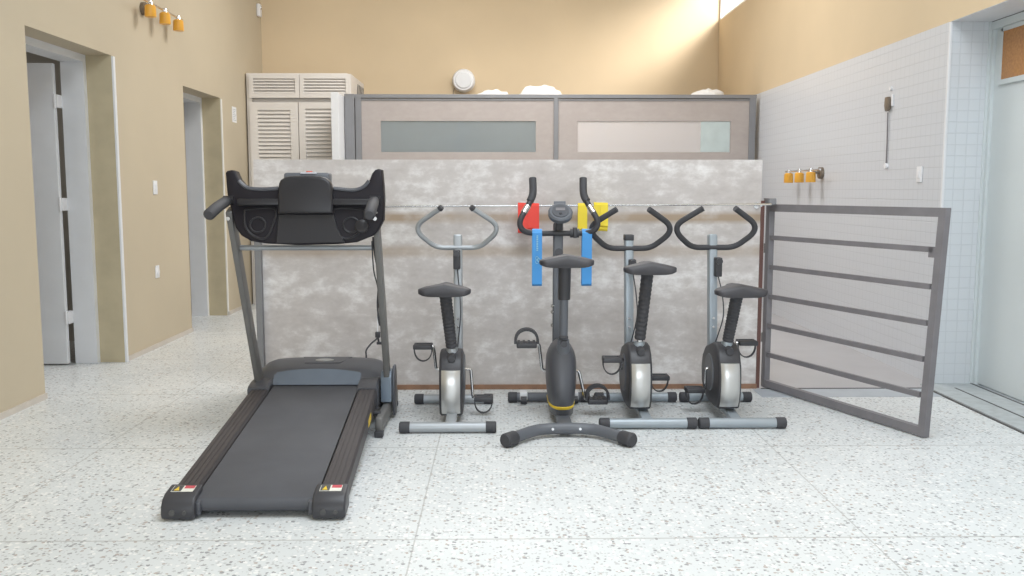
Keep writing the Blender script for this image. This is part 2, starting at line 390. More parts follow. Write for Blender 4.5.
struct('trim_10', MB().box(RX + 0.001, 3.14, -3.4, 5.69, 2.2925, 2.2949), 'white')
# stone sill in front of that door, with its slots
struct('trim_8', MB().box(2.72, 3.12, 3.2, 5.69, -0.02, 0.012, 0.003), 'sill')
struct('trim_9', MB().box(2.705, 2.72, 3.2, 5.60, -0.02, 0.004).box(2.872, 2.884, 3.2, 5.55, 0.0, 0.0135).box(3.04, 3.055, 3.2, 5.68, 0.0, 0.0135), 'groove')
# wall behind the camera with its window opening
fw = MB().box(-2.93, 3.07, -3.6, -3.5, 0, 0.8).box(-2.93, 3.07, -3.6, -3.5, 3.2, CZ).box(-2.93, -2.3, -3.6, -3.5, 0.8, 3.2).box(2.3, 3.07, -3.6, -3.5, 0.8, 3.2)
struct('wall_front', fw, 'beige')
struct('window_2', MB().box(-2.3, 2.3, -3.58, -3.54, 0.8, 0.86).box(-2.3, 2.3, -3.58, -3.54, 3.14, 3.2).box(-2.3, -2.24, -3.58, -3.54, 0.86, 3.14).box(2.24, 2.3, -3.58, -3.54, 0.86, 3.14).box(-0.03, 0.03, -3.58, -3.54, 0.86, 3.14), 'white')

# open doors in the left recesses
def side_door(idx, yj, ztop, yw0, with_tabs):
    jx0, jx1 = -3.09, LX - T
    jamb = MB().box(jx0, jx1, yj - 0.05, yj, 0, ztop).box(jx0, jx1, yw0, yw0 + 0.04, 0, ztop).box(jx0, jx1, yw0 + 0.04, yj - 0.05, ztop - 0.05, ztop)
    d = struct('door_%d' % idx, jamb, 'white')
    obj('door_leaf', MB().box(-3.93, -3.112, yj - 0.12, yj - 0.08, 0.01, ztop - 0.07, 0.004), 'white', d, 0)
    if with_tabs:
        for z in (0.30, 1.11, 1.83):
            obj('hinge', MB().box(-3.122, -3.088, yj - 0.124, yj - 0.05, z, z + 0.09, 0.003).tube([(-3.104, yj - 0.128, z - 0.005), (-3.104, yj - 0.128, z + 0.095)], 0.007), 'plastic_white', d)
    else:
        for z in (0.90, 0.98):
            obj('lock', MB().box(-3.135, -3.10, yj - 0.13, yj - 0.10, z, z + 0.045, 0.003), 'bronze', d)
side_door(1, 6.555, 2.205, 5.385, True)
side_door(2, 9.05, 2.16, 8.00, False)

# ------------------------------------------------------------------ small fittings on the walls
def wall_plate(name, label, cat, x, y, z, side, hw, hh, kind):
    s = 1 if side == 'L' else -1     # direction out of the wall
    t = thing(name, label, cat, (x, y, z))
    a, b = sorted((x, x + s * 0.010)); obj('cover_plate', MB().box(a, b, y - hw, y + hw, z - hh, z + hh, 0.003), 'plastic_white', t)
    a, b = sorted((x + s * 0.009, x + s * 0.017))
    if kind == 'switch': obj('rocker', MB().box(a, b, y - hw * 0.4, y + hw * 0.4, z - hh * 0.45, z + hh * 0.45, 0.002), 'plastic_white', t)
    else:
        obj('socket', MB().tube([(a, y, z), (b, y, z)], 0.022, 16), 'plastic_white', t)
    return t
wall_plate('light_switch', 'white light switch on the beige left wall between the two doorways', 'light switch', LX, 7.26, 1.277, 'L', 0.038, 0.055, 'switch')
wall_plate('wall_outlet', 'white power outlet low on the beige left wall below the switch', 'power outlet', LX, 7.23, 0.606, 'L', 0.036, 0.05, 'outlet')
wall_plate('light_switch', 'white switch plate on the tiled right wall above the gate', 'light switch', RX, 6.0, 1.36, 'R', 0.035, 0.052, 'switch')
pn = thing('paper_notice', 'small white paper notice on the left wall beside the far doorway', 'notice', (LX, 9.5, 2.03))
obj('sheet', MB().box(LX + 0.001, LX + 0.004, 9.43, 9.58, 1.955, 2.115), 'paper', pn, 0)
tx = MB()
for k in range(7): tx.box(LX + 0.004, LX + 0.0048, 9.45, 9.56 - (k % 3) * 0.02, 2.085 - k * 0.018, 2.091 - k * 0.018)
obj('printed_lines', tx, 'ink', pn, 0)

def spot_lamp(label, x, side, y0, dy, z, dz):
    s = 1 if side == 'L' else -1
    t = thing('wall_spotlight', label, 'wall lamp', (x, y0, z))
    px = x + s * 0.10
    ym = y0 + 0.10 * (1 if dy > 0 else -1)
    if side == 'R': ym = y0
    obj('mounting_plate', MB().tube([(x, ym, z + 0.02), (x + s * 0.03, ym, z + 0.02)], 0.05, 20), 'bronze', t)
    obj('arm', MB().tube([(x + s * 0.03, ym, z + 0.02), (px, ym, z + 0.03)], 0.010), 'bronze', t)
    obj('bar', MB().tube([(px, y0 - dy * 0.75, z + 0.045 - dz * 0.75), (px, y0 + dy * 2.3, z + 0.045 + dz * 2.3)], 0.008), 'chrome', t)
    for k in range(3):
        y = y0 + dy * k; zz = z + dz * k
        sh = obj('lamp_shade', MB().loft([[(px + r * math.cos(a * math.pi / 8), y + r * math.sin(a * math.pi / 8), zz + h) for a in range(16)] for r, h in ((0.030, 0.03), (0.040, 0.02), (0.043, -0.055), (0.040, -0.06))]), 'amber', t)
        obj('lamp_cap', MB().tube([(px, y, zz + 0.028), (px, y, zz + 0.062)], [0.024, 0.014]), 'chrome', sh)
spot_lamp('three-shade amber glass wall lamp high on the beige left wall', LX, 'L', 7.06, 0.30, 2.625, 0.0)
spot_lamp('three-shade amber glass wall lamp on the white tiled right wall', RX, 'R', 7.83, 0.30, 1.385, 0.0)

hk = thing('hanging_cord_holder', 'dark metal holder with a long thin cord on the tiled right wall', 'cord holder', (RX, 6.52, 1.43))
obj('holder', MB().prism([(6.50, 1.83), (6.54, 1.82), (6.56, 1.86), (6.55, 1.92), (6.51, 1.92), (6.48, 1.87)], 0, RX - 0.028, RX, 0.006), 'bronze', hk)
obj('bracket', MB().box(RX - 0.012, RX, 6.455, 6.475, 1.85, 1.93, 0.003).tube([(RX - 0.015, 6.50, 1.975), (RX, 6.50, 1.975)], 0.013), 'plastic_white', hk)
obj('cord', MB().tube([(RX - 0.012, 6.52, 1.81), (RX - 0.010, 6.515, 1.6), (RX - 0.008, 6.52, 1.44)], 0.005), 'gate', hk)
obj('end_plug', MB().tube([(RX, 6.52, 1.43), (RX - 0.018, 6.52, 1.43)], 0.02), 'plastic_white', hk)

cs = thing('corner_sensor', 'small white sensor high on the left wall near the back corner', 'sensor', (LX, 10.55, 3.27))
obj('body', MB().box(LX, LX + 0.04, 10.50, 10.60, 3.22, 3.36, 0.012), 'plastic_white', cs)
obj('lens', MB().ellipsoid((LX + 0.04, 10.55, 3.32), 0.015, 0.022, 0.022), 'chrome', cs)

# round lamp on the back wall
def back_y(x): return 10.25 + (x + 5.2) * (1.73 / 9.4)
ly = back_y(-0.43)
rl = thing('round_wall_lamp', 'white round drum lamp on the beige back wall above the screen', 'wall lamp', (-0.43, ly, 2.57))
def disc(cx, y0, y1, cz, r0, r1, n=32): return MB().tube([(cx, y0, cz), (cx, y1, cz)], [r0, r1], n)
obj('drum', MB().tube([(-0.43, ly, 2.57), (-0.43, ly - 0.02, 2.57), (-0.43, ly - 0.10, 2.57), (-0.43, ly - 0.13, 2.57)], [0.12, 0.137, 0.137, 0.118], 32), 'plastic_white', rl)
obj('diffuser', MB().tube([(-0.43, ly - 0.128, 2.57), (-0.43, ly - 0.142, 2.57)], [0.105, 0.09], 32), 'white', rl)
obj('cord', MB().tube(smooth_path([(-0.54, ly - 0.02, 2.50), (-0.56, ly - 0.02, 2.42), (-0.53, ly - 0.02, 2.35), (-0.53, ly - 0.02, 2.15)]), 0.006), 'bronze', rl)

# ------------------------------------------------------------------ louvred cabinet
def louvre_door(x0, x1, y, z0, z1, fr=0.055, n=None, m='cabwhite'):
    """framed louvred door face, front at y"""
    mb = MB()
    mb.box(x0, x0 + fr, y, y + 0.03, z0, z1).box(x1 - fr, x1, y, y + 0.03, z0, z1).box(x0 + fr, x1 - fr, y, y + 0.03, z0, z0 + fr).box(x0 + fr, x1 - fr, y, y + 0.03, z1 - fr, z1)
    n = n or int((z1 - z0 - 2 * fr) / 0.042)
    st = (z1 - z0 - 2 * fr) / n
    for k in range(n):
        z = z0 + fr + st * k
        mb.prism([(y + 0.004, z + 0.002), (y + 0.010, z + 0.002), (y + 0.028, z + st * 0.95), (y + 0.022, z + st * 0.95)], 0, x0 + fr, x1 - fr)
    return mb
CY = 9.95
cab = thing('louvred_cabinet', 'tall cream louvred cabinet in the back left corner', 'cabinet', (-2.17, CY + 0.4, 0))
obj('body', MB().box(-2.735, -2.68, CY, CY + 0.75, 0, 2.515).box(-1.645, -1.61, CY, CY + 0.95, 0, 2.51).box(-2.68, -1.645, CY, CY + 0.75, 2.49, 2.515)
    .box(-2.68, -1.645, CY + 0.03, CY + 0.74, 2.20, 2.25).box(-2.68, -1.645, CY + 0.70, CY + 0.74, 0, 2.49).box(-2.68, -1.645, CY + 0.03, CY + 0.7, 0, 0.06), 'cabwhite', cab, 0)
obj('upper_door', louvre_door(-2.70, -2.16, CY - 0.03, 2.25, 2.50, 0.045, 5), 'cabwhite', cab, 0)
obj('upper_door', louvre_door(-2.155, -1.615, CY - 0.03, 2.25, 2.50, 0.045, 5), 'cabwhite', cab, 0)
obj('lower_door', louvre_door(-2.70, -2.18, CY - 0.03, 0.06, 2.205, 0.085), 'cabwhite', cab, 0)
obj('lower_door', louvre_door(-2.172, -1.70, CY - 0.03, 0.06, 2.205, 0.07), 'cabwhite', cab, 0)
vn = MB()
for k in range(5): vn.bar((-1.608, CY + 0.42 + k * 0.10, 2.30), (-1.608, CY + 0.50 + k * 0.10, 2.45), 0.03, 0.006, up=(1, 0, 0))
obj('side_vent', vn, 'groove', cab, 0)
# the open door standing edge-on in front of it
od = MB().box(-1.715, -1.640, 9.33, 9.385, 0.02, 2.25, 0.004).box(-1.690, -1.655, 9.385, 9.90, 0.02, 2.25)
tag(obj('open_cabinet_door', od, 'white', None, 0, root=(-1.67, 9.6, 0.02)), 'white door panel standing edge-on between the cabinet and the grey screen', 'door panel')

# ------------------------------------------------------------------ tall screen with frosted windows
PY = 9.80
ts = thing('glazed_screen', 'tall rose grey partition screen with two long frosted windows', 'screen', (0.55, PY, 0))
obj('top_rail', MB().box(-1.65, 2.76, PY - 0.03, PY + 0.05, 2.235, 2.275, 0.004).box(-1.48, 2.70, PY - 0.02, PY + 0.04, 2.212, 2.228), 'alu', ts, 0)
obj('post', MB().box(-1.65, -1.545, PY - 0.05, PY + 0.05, 0, 2.275, 0.004), 'alu', ts, 0)
obj('post', MB().box(-1.54, -1.475, PY - 0.03, PY + 0.04, 0, 2.24, 0.004), 'alu', ts, 0)
obj('post', MB().box(0.582, 0.632, PY - 0.03, PY + 0.04, 0, 2.235, 0.004), 'alu', ts, 0)
obj('post', MB().box(2.685, 2.755, PY - 0.03, PY + 0.04, 0, 2.24, 0.004), 'alu', ts, 0)
def panel(x0, x1, wx0, wx1, z0, z1):
    mb = MB(); a, b = PY - 0.012, PY + 0.012
    mb.box(x0, x1, a, b, 0.04, z0).box(x0, x1, a, b, z1, 2.225).box(x0, wx0, a, b, z0, z1).box(wx1, x1, a, b, z0, z1)
    return obj('panel', mb, 'laminate', ts, 0)
p1 = panel(-1.475, 0.582, -1.27, 0.39, 1.665, 1.995)
obj('window_pane', MB().box(-1.27, 0.39, PY - 0.003, PY + 0.003, 1.665, 1.995), 'frosted', p1, 0)
p2 = panel(0.632, 2.685, 0.84, 2.49, 1.665, 1.995)
obj('window_pane', MB().box(0.84, 2.49, PY - 0.003, PY + 0.003, 1.665, 1.995), 'frosted_pale', p2, 0)
obj('window_film', MB().box(2.17, 2.485, PY - 0.006, PY - 0.0035, 1.668, 1.992), 'film', p2, 0, label='pale blue film over the right end of the pane')

# chest behind the screen carrying the white bundles
sh = thing('storage_shelf', 'storage shelf hidden behind the tall screen holding white bundles', 'shelf', (1.2, 10.35, 0))
obj('shelf_board', MB().box(-0.45, 2.72, 10.10, 10.60, 2.235, 2.26), 'cabwhite', sh, 0)
for x in (-0.42, 1.15, 2.69): obj('leg', MB().box(x - 0.02, x + 0.02, 10.12, 10.58, 0.0, 2.235), 'cabwhite', sh, 0)
def lump(label, cx, cy, hx, hy, hz, seed):
    f = lambda c: 1 + 0.10 * math.sin(7 * c.x + seed) * math.cos(5 * c.y + seed * 2) + 0.06 * math.sin(13 * c.x - 9 * c.z + seed)
    mb = MB().ellipsoid((cx, cy, 2.26), hx, hy, hz, 28, f)
    mb.v = [Vector((v.x, v.y, max(v.z, 2.26))) for v in mb.v]
    tag(obj('cloth_bundle', mb, 'fabric', None, 60, root=(cx, cy, 2.26)), label, 'bundle', 'white cloth bundles above the screen')
lump('flat white folded cloth on top left of the tall screen, under the round lamp', -0.07, 10.3, 0.23, 0.2, 0.115, 1.0)
lump('rumpled white cloth bundle above the middle post of the tall screen', 0.46, 10.3, 0.27, 0.2, 0.165, 2.3)
lump('rounded white bundle above the right end of the tall screen', 2.36, 10.3, 0.20, 0.2, 0.13, 4.1)

# ------------------------------------------------------------------ low concrete-look board
BY = 5.61
bd = thing('partition_board', 'long low concrete-look board standing behind the exercise machines', 'partition', (0.06, BY, 0))
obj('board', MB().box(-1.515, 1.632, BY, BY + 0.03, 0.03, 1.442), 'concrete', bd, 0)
obj('base_strip', MB().box(-1.515, 1.632, BY - 0.012, BY + 0.035, 0.0, 0.030), 'wood', bd, 0, label='red-brown strip along the foot of the board')
obj('end_post', MB().box(-1.515, -1.475, BY - 0.04, BY - 0.001, 0.03, 1.10, 0.003), 'alu', bd, 0)
obj('end_post', MB().box(1.628, 1.652, BY - 0.004, BY + 0.035, 0.0, 1.19, 0.002), 'rust', bd, 0, label='red-brown end post')
rod = thing('hanging_rod', 'thin silver rod across the front of the concrete-look board', 'rod', (0.45, BY - 0.11, 1.165))
obj('rod', MB().tube([(-1.45, BY - 0.11, 1.152), (1.66, BY - 0.11, 1.168)], 0.0065, 10), 'chrome', rod)
for x in (-1.40, 1.60):
    obj('bracket', MB().tube([(x, BY - 0.11, 1.16), (x, BY, 1.16)], 0.006, 8).tube([(x, BY - 0.006, 1.16), (x, BY, 1.16)], 0.02, 12), 'chrome', rod)

# gate hinged at the right end of the board
def gate():
    h = Vector((1.690, 5.655, 0)); e = Vector((2.165, 4.435, 0)); d = (e - h).normalized(); W = (e - h).length
    g = thing('metal_gate', 'grey metal gate with horizontal bars swung open beside the tiled wall', 'gate', h)
    def at(u, z): return h + d * (u * (1 + 0.050 * z / 1.15)) + Vector((0, 0, z))   # the frame sags a little out of square
    t = 0.035
    obj('hinge_post', MB().bar(at(0.02, 0.01), at(0.02, 1.165), 0.04, t, up=d), 'gate', g, 0)
    obj('end_post', MB().bar(at(W - 0.020, 0.006), at(W - 0.020, 1.165), 0.038, 0.040, up=d), 'gate', g, 0)
    obj('top_rail', MB().bar(at(0.0, 1.145), at(W, 1.145), t, 0.045), 'gate', g, 0)
    obj('bottom_rail', MB().bar(at(0.0, 0.030), at(W, 0.030), t, 0.045), 'gate', g, 0)
    for k in range(5):
        z = 0.03 + (1.145 - 0.03) * (k + 1) / 6
        obj('bar', MB().bar(at(0.04, z), at(W - 0.06, z), 0.02, 0.028), 'gate', g, 0)
    nrm = Vector((-d.y, d.x, 0))
    def lat(u, z, s): return at(u, z) 
    obj('latch', MB().bar(at(W - 0.085, 0.945), at(W - 0.035, 0.945), 0.02, 0.05).tube([at(W - 0.10, 0.955), at(W - 0.04, 0.955)], 0.009), 'gate', g)
    for z in (0.32, 0.89):
        obj('hinge', MB().tube([at(-0.018, z - 0.03), at(-0.018, z + 0.03)], 0.011).bar(at(-0.03, z), at(0.01, z), 0.006, 0.04), 'alu', g)
gate()
tag(obj('wall_stub_rail', MB().bar((1.655, BY - 0.06, 1.185), (1.70, BY - 0.06, 1.185), 0.05, 0.04, bev=0.004).box(1.652, 1.672, BY - 0.06, BY + 0.02, 1.165, 1.205), 'alu', None, 0, root=(1.67, BY, 1.165)), 'small grey metal stub at the rod end above the gate hinge', 'bracket')

# ------------------------------------------------------------------ exercise bikes
def saddle(cx, y0, z, hw, ln, tilt=0.012):
    rings = []
    prof = [(0.0, 0.70, -0.012), (0.03, 0.88, 0.0), (0.10, 0.985, 0.004), (0.22, 1.0, 0.004), (0.38, 0.86, 0.004), (0.55, 0.56, 0.0), (0.72, 0.32, -0.004), (0.88, 0.24, -0.006), (0.97, 0.19, -0.010), (1.0, 0.10, -0.014)]
    n = 24
    for t, wd, dz in prof:
        hwv = hw * wd; h = 0.021 if t not in (0.0, 1.0) else 0.011; r = []
        for k in range(n):
            a = 2 * math.pi * k / n; c, s_ = math.cos(a), math.sin(a)
            xx = math.copysign(abs(c) ** 0.22, c) * hwv; zz = math.copysign(abs(s_) ** 0.38, s_) * h
            if s_ > 0: zz = zz * 0.62 + 0.026 * (1 - abs(xx) / hw) ** 1.1
            else: zz *= 1.1 - 0.20 * abs(c)
            r.append((cx + xx, y0 + ln * t, z + zz + dz))
        rings.append(r)
    return MB().loft(rings)
def foot(parent, cx, hw, y, r, m, cap_m='rubber'):
    f = obj('foot_tube', MB().tube([(cx - hw, y, r + 0.003), (cx + hw, y, r + 0.003)], r, 18), m, parent)
    for s in (-1, 1):
        obj('end_cap', MB().tube([(cx + s * (hw - 0.028), y, r + 0.003), (cx + s * (hw - 0.026), y, r + 0.003), (cx + s * (hw + 0.022), y, r + 0.003), (cx + s * (hw + 0.027), y, r + 0.003)], [r + 0.0005, r + 0.0028, r + 0.0028, r - 0.004], 18), cap_m, f)
    return f
def pedal(parent, x, y, z, hang, hx=0.052, strap_r=0.052, wide=False):
    """hang: -1 strap hanging under the pedal, +1 strap over it"""
    mb = MB().box(x - hx, x + hx, y - 0.045, y - 0.026, z - 0.013, z + 0.013, 0.005).box(x - hx, x + hx, y + 0.026, y + 0.045, z - 0.013, z + 0.013, 0.005)
    mb.box(x - hx, x - hx + 0.014, y - 0.04, y + 0.04, z - 0.011, z + 0.011, 0.003).box(x + hx - 0.014, x + hx, y - 0.04, y + 0.04, z - 0.011, z + 0.011, 0.003).box(x - hx, x + hx, y - 0.012, y + 0.012, z - 0.010, z + 0.010, 0.003)
    p = obj('pedal', mb, 'black', parent)
    pts = []
    for k in range(13):
        a = math.pi * k / 12; pts.append((x - math.cos(a) * strap_r * 0.95, y, z + hang * (0.008 + math.sin(a) ** 0.8 * strap_r * (1.45 if hang < 0 else 1.25))))
    if wide: obj('toe_strap', MB().ribbon(pts, (0, 0.032, 0), 0.008), 'rubber', p)
    else: obj('toe_strap', MB().ribbon(pts, (0, 0.018, 0), 0.006), 'rubber', p)
    return p
def cranks(root, cx, yc, zc, lp, rp, hx_body):
    """lp, rp: (x, y, z, hang) of left and right pedals"""
    for (px, py, pz, hang), s in ((lp, -1), (rp, 1)):
        xe = px - s * 0.058
        xa = xe - s * 0.012 if abs(xe - cx) > hx_body + 0.03 else cx + s * (hx_body + 0.02)
        path = fillet([(cx + s * (hx_body - 0.03), yc, zc), (xa, yc, zc), (xe, py, pz), (px - s * 0.04, py, pz)], 0.012, 4)
        c = obj('crank_arm', MB().tube(path, 0.0085, 10), 'chrome', root)
        pedal(c, px, py, pz, hang)
def magnetic_bike(label, cx, frame_m, bar_m, seat, post_top, lp, rp, zc=0.262, foot_r=(0, 0), foot_f=(0, 0), hb=(0, 0.232, 0.925), front_hw=0.205, caps='rubber', grip=True, clamp=(0.0, 0.86, True), body_dx=0.0, yr=4.64, yf=5.245, dz=0.012, bar_r=0.0165):
    Y0 = 4.94
    b = thing('exercise_bike', label, 'exercise bike', (cx, Y0, 0), 'silver-bodied exercise bikes' )
    bx = cx + body_dx
    rf = foot(b, cx + foot_r[0], 0.225 + foot_r[1], yr, 0.027, frame_m)
    ff = foot(b, cx + foot_f[0], front_hw + foot_f[1], yf, 0.027, frame_m)
    obj('main_beam', MB().bar((cx + 0.005, yr + 0.005, 0.036), (cx + 0.005, 4.80, 0.052), 0.055, 0.030, bev=0.004).bar((cx + 0.005, 4.80, 0.052), (cx + 0.005, yf - 0.005, 0.045), 0.055, 0.032, bev=0.004), frame_m, b)
    prof = [(4.765, .065), (4.742, .11), (4.733, .17), (4.733, .24), (4.742, .30), (4.775, .365), (4.83, .405), (4.90, .41), (4.98, .385), (5.07, .36), (5.14, .30), (5.165, .22), (5.15, .14), (5.09, .085), (4.98, .06), (4.85, .055)]
    prof = [(y, z + dz) for y, z in prof]
    h = obj('flywheel_housing', MB().prism(prof, 0, bx - 0.063, bx + 0.063, 0.016, 3), 'black', b)
    # silver shell over the rear of the housing
    rim = [(4.7555, .078), (4.734, .115), (4.724, .17), (4.724, .235), (4.733, .285), (4.748, .316)]
    rim = [(y, z + dz) for y, z in rim]
    rings = []
    for (y, z) in rim:
        r = []
        hwid = 0.050
        for k in range(9):
            u = -1 + k / 4; r.append((bx + u * hwid, y - 0.012 + 0.014 * abs(u) ** 3, z))
        for k in range(9):
            u = 1 - k / 4; r.append((bx + u * hwid, y + 0.010, z))
        rings.append(r)
    obj('rear_shell', MB().loft(rings), 'shell', h, 50, label='brushed silver cover plate on the rear of the housing')
    for s in (-1, 1):
        obj('side_disc', MB().tube([(bx + s * 0.055, 4.95, zc - 0.02), (bx + s * 0.069, 4.95, zc - 0.02)], [0.11, 0.10], 28), 'darkgrey', h)
    # seat post
    sx, sz = seat
    sy = 4.80
    p0 = Vector((bx + 0.004, 4.845, 0.395 + dz)); p1 = Vector((cx + sx, sy, sz - 0.03))
    obj('post_socket', MB().tube([p0 - Vector((0, 0, 0.05)), p0 + Vector((0, 0, 0.025))], [0.034, 0.030], 16), frame_m, b)
    sp = obj('seat_post', MB().tube([p0, p1], 0.018, 14), 'chrome', b)
    n = 30; pts = []; rs = []
    q0 = p0.lerp(p1, 0.10)
    for k in range(n + 1):
        pts.append(q0.lerp(p1, k / n)); rs.append((0.0315 if k % 2 else 0.0285) * (1.0 + 0.10 * k / n))
    obj('ribbed_sleeve', MB().tube(pts, rs, 16), 'rubber', sp, 20, label='black ribbed rubber sleeve')
    obj('adjuster_knob', MB().tube([(bx + 0.004, 4.81, 0.378 + dz), (bx + 0.004, 4.765, 0.375 + dz)], [0.024, 0.020], 14), 'black', b)
    obj('seat', saddle(cx + sx, sy - 0.13, sz, 0.140, 0.27), 'vinyl', b, 60)
    # handlebar post
    hx, hh, hz = hb
    obj('handlebar_post', MB().bar((cx + hx + 0.003, 5.13, 0.05), (cx + hx, 5.21, post_top), 0.050, 0.060, bev=0.010), frame_m, b)
    ht = obj('handlebar', MB().tube(fillet([(cx + hx - 0.090, 5.06, hz + 0.228), (cx + hx - hh + 0.012, 5.12, hz + 0.140), (cx + hx - hh + 0.012, 5.13, hz + 0.085), (cx + hx - 0.125, 5.185, hz + 0.0), (cx + hx + 0.125, 5.185, hz + 0.0), (cx + hx + hh - 0.012, 5.13, hz + 0.085), (cx + hx + hh - 0.012, 5.12, hz + 0.140), (cx + hx + 0.090, 5.06, hz + 0.228)], 0.05, 6), bar_r, 14), bar_m, b)
    if not grip:
        for s in (-1, 1):
            obj('end_plug', MB().tube([(cx + hx + s * 0.094, 5.062, hz + 0.2245), (cx + hx + s * 0.082, 5.054, hz + 0.236)], [0.018, 0.015], 12), 'rubber', ht)
    kx, kz, bracket = clamp
    kh = 0.065 if bracket else 0.11
    obj('tension_knob', MB().box(cx + hx + kx - 0.020, cx + hx + kx + 0.020, 5.12, 5.17, kz - kh, kz, 0.006).tube([(cx + hx + kx, 5.125, kz - 0.02), (cx + hx + kx, 5.10, kz - 0.02)], [0.020, 0.018], 14), 'black', b)
    if bracket: obj('post_cap', MB().box(cx + hx - 0.027, cx + hx + 0.027, 5.175, 5.245, post_top - 0.030, post_top + 0.004, 0.005), 'black', b)
    obj('tension_cable', MB().tube(smooth_path([(cx + hx + kx + 0.002, 5.14, kz - kh), (cx + hx + kx + 0.018, 5.10, 0.66), (cx + hx + kx + 0.022, 5.08, 0.54), (cx + hx + kx * 0.5 + 0.008, 5.10, 0.42), (cx + hx, 5.11, 0.36)]), 0.0035, 8), 'rubber', b)
    for z in (0.52, 0.47):
        obj('bolt', MB().tube([(cx + hx, 5.155, z), (cx + hx, 5.125, z)], 0.007, 8), 'chrome', b)
    cranks(b, bx, 4.95, zc, lp, rp, 0.063)
    return b
magnetic_bike('silver exercise bike with a light silver handlebar, beside the treadmill', -0.263, 'silver', 'silver', (-0.028, 0.722), 1.0,
              (-0.425, 4.93, 0.395, -1), (-0.092, 4.94, 0.098, -1), yr=4.575, yf=5.215, dz=-0.022, bar_r=0.0145, foot_r=(-0.007, 0), foot_f=(-0.008, 0), hb=(0.022, 0.235, 0.925), grip=False, clamp=(-0.004, 0.915, False))
magnetic_bike('silver exercise bike with a black handlebar and raised seat, right of the dark bike', 0.775, 'bluesilver', 'rubber', (0.018, 0.836), 0.995,
              (0.612, 4.83, 0.338, -1), (0.915, 5.06, 0.190, -1), foot_r=(0.008, 0.007), foot_f=(0.032, 0.013), hb=(-0.027, 0.235, 0.920), clamp=(0.014, 0.86, True), body_dx=-0.018)
magnetic_bike('silver exercise bike with a black handlebar and lowered seat, next to the gate', 1.25, 'bluesilver', 'rubber', (0.028, 0.715), 1.0,
              (1.10, 4.98, 0.135, -1), (1.375, 4.93, 0.412, -1), foot_r=(0.032, -0.020), foot_f=(0.035, -0.017), hb=(-0.016, 0.235, 0.925), clamp=(0.022, 0.87, False), body_dx=-0.012)

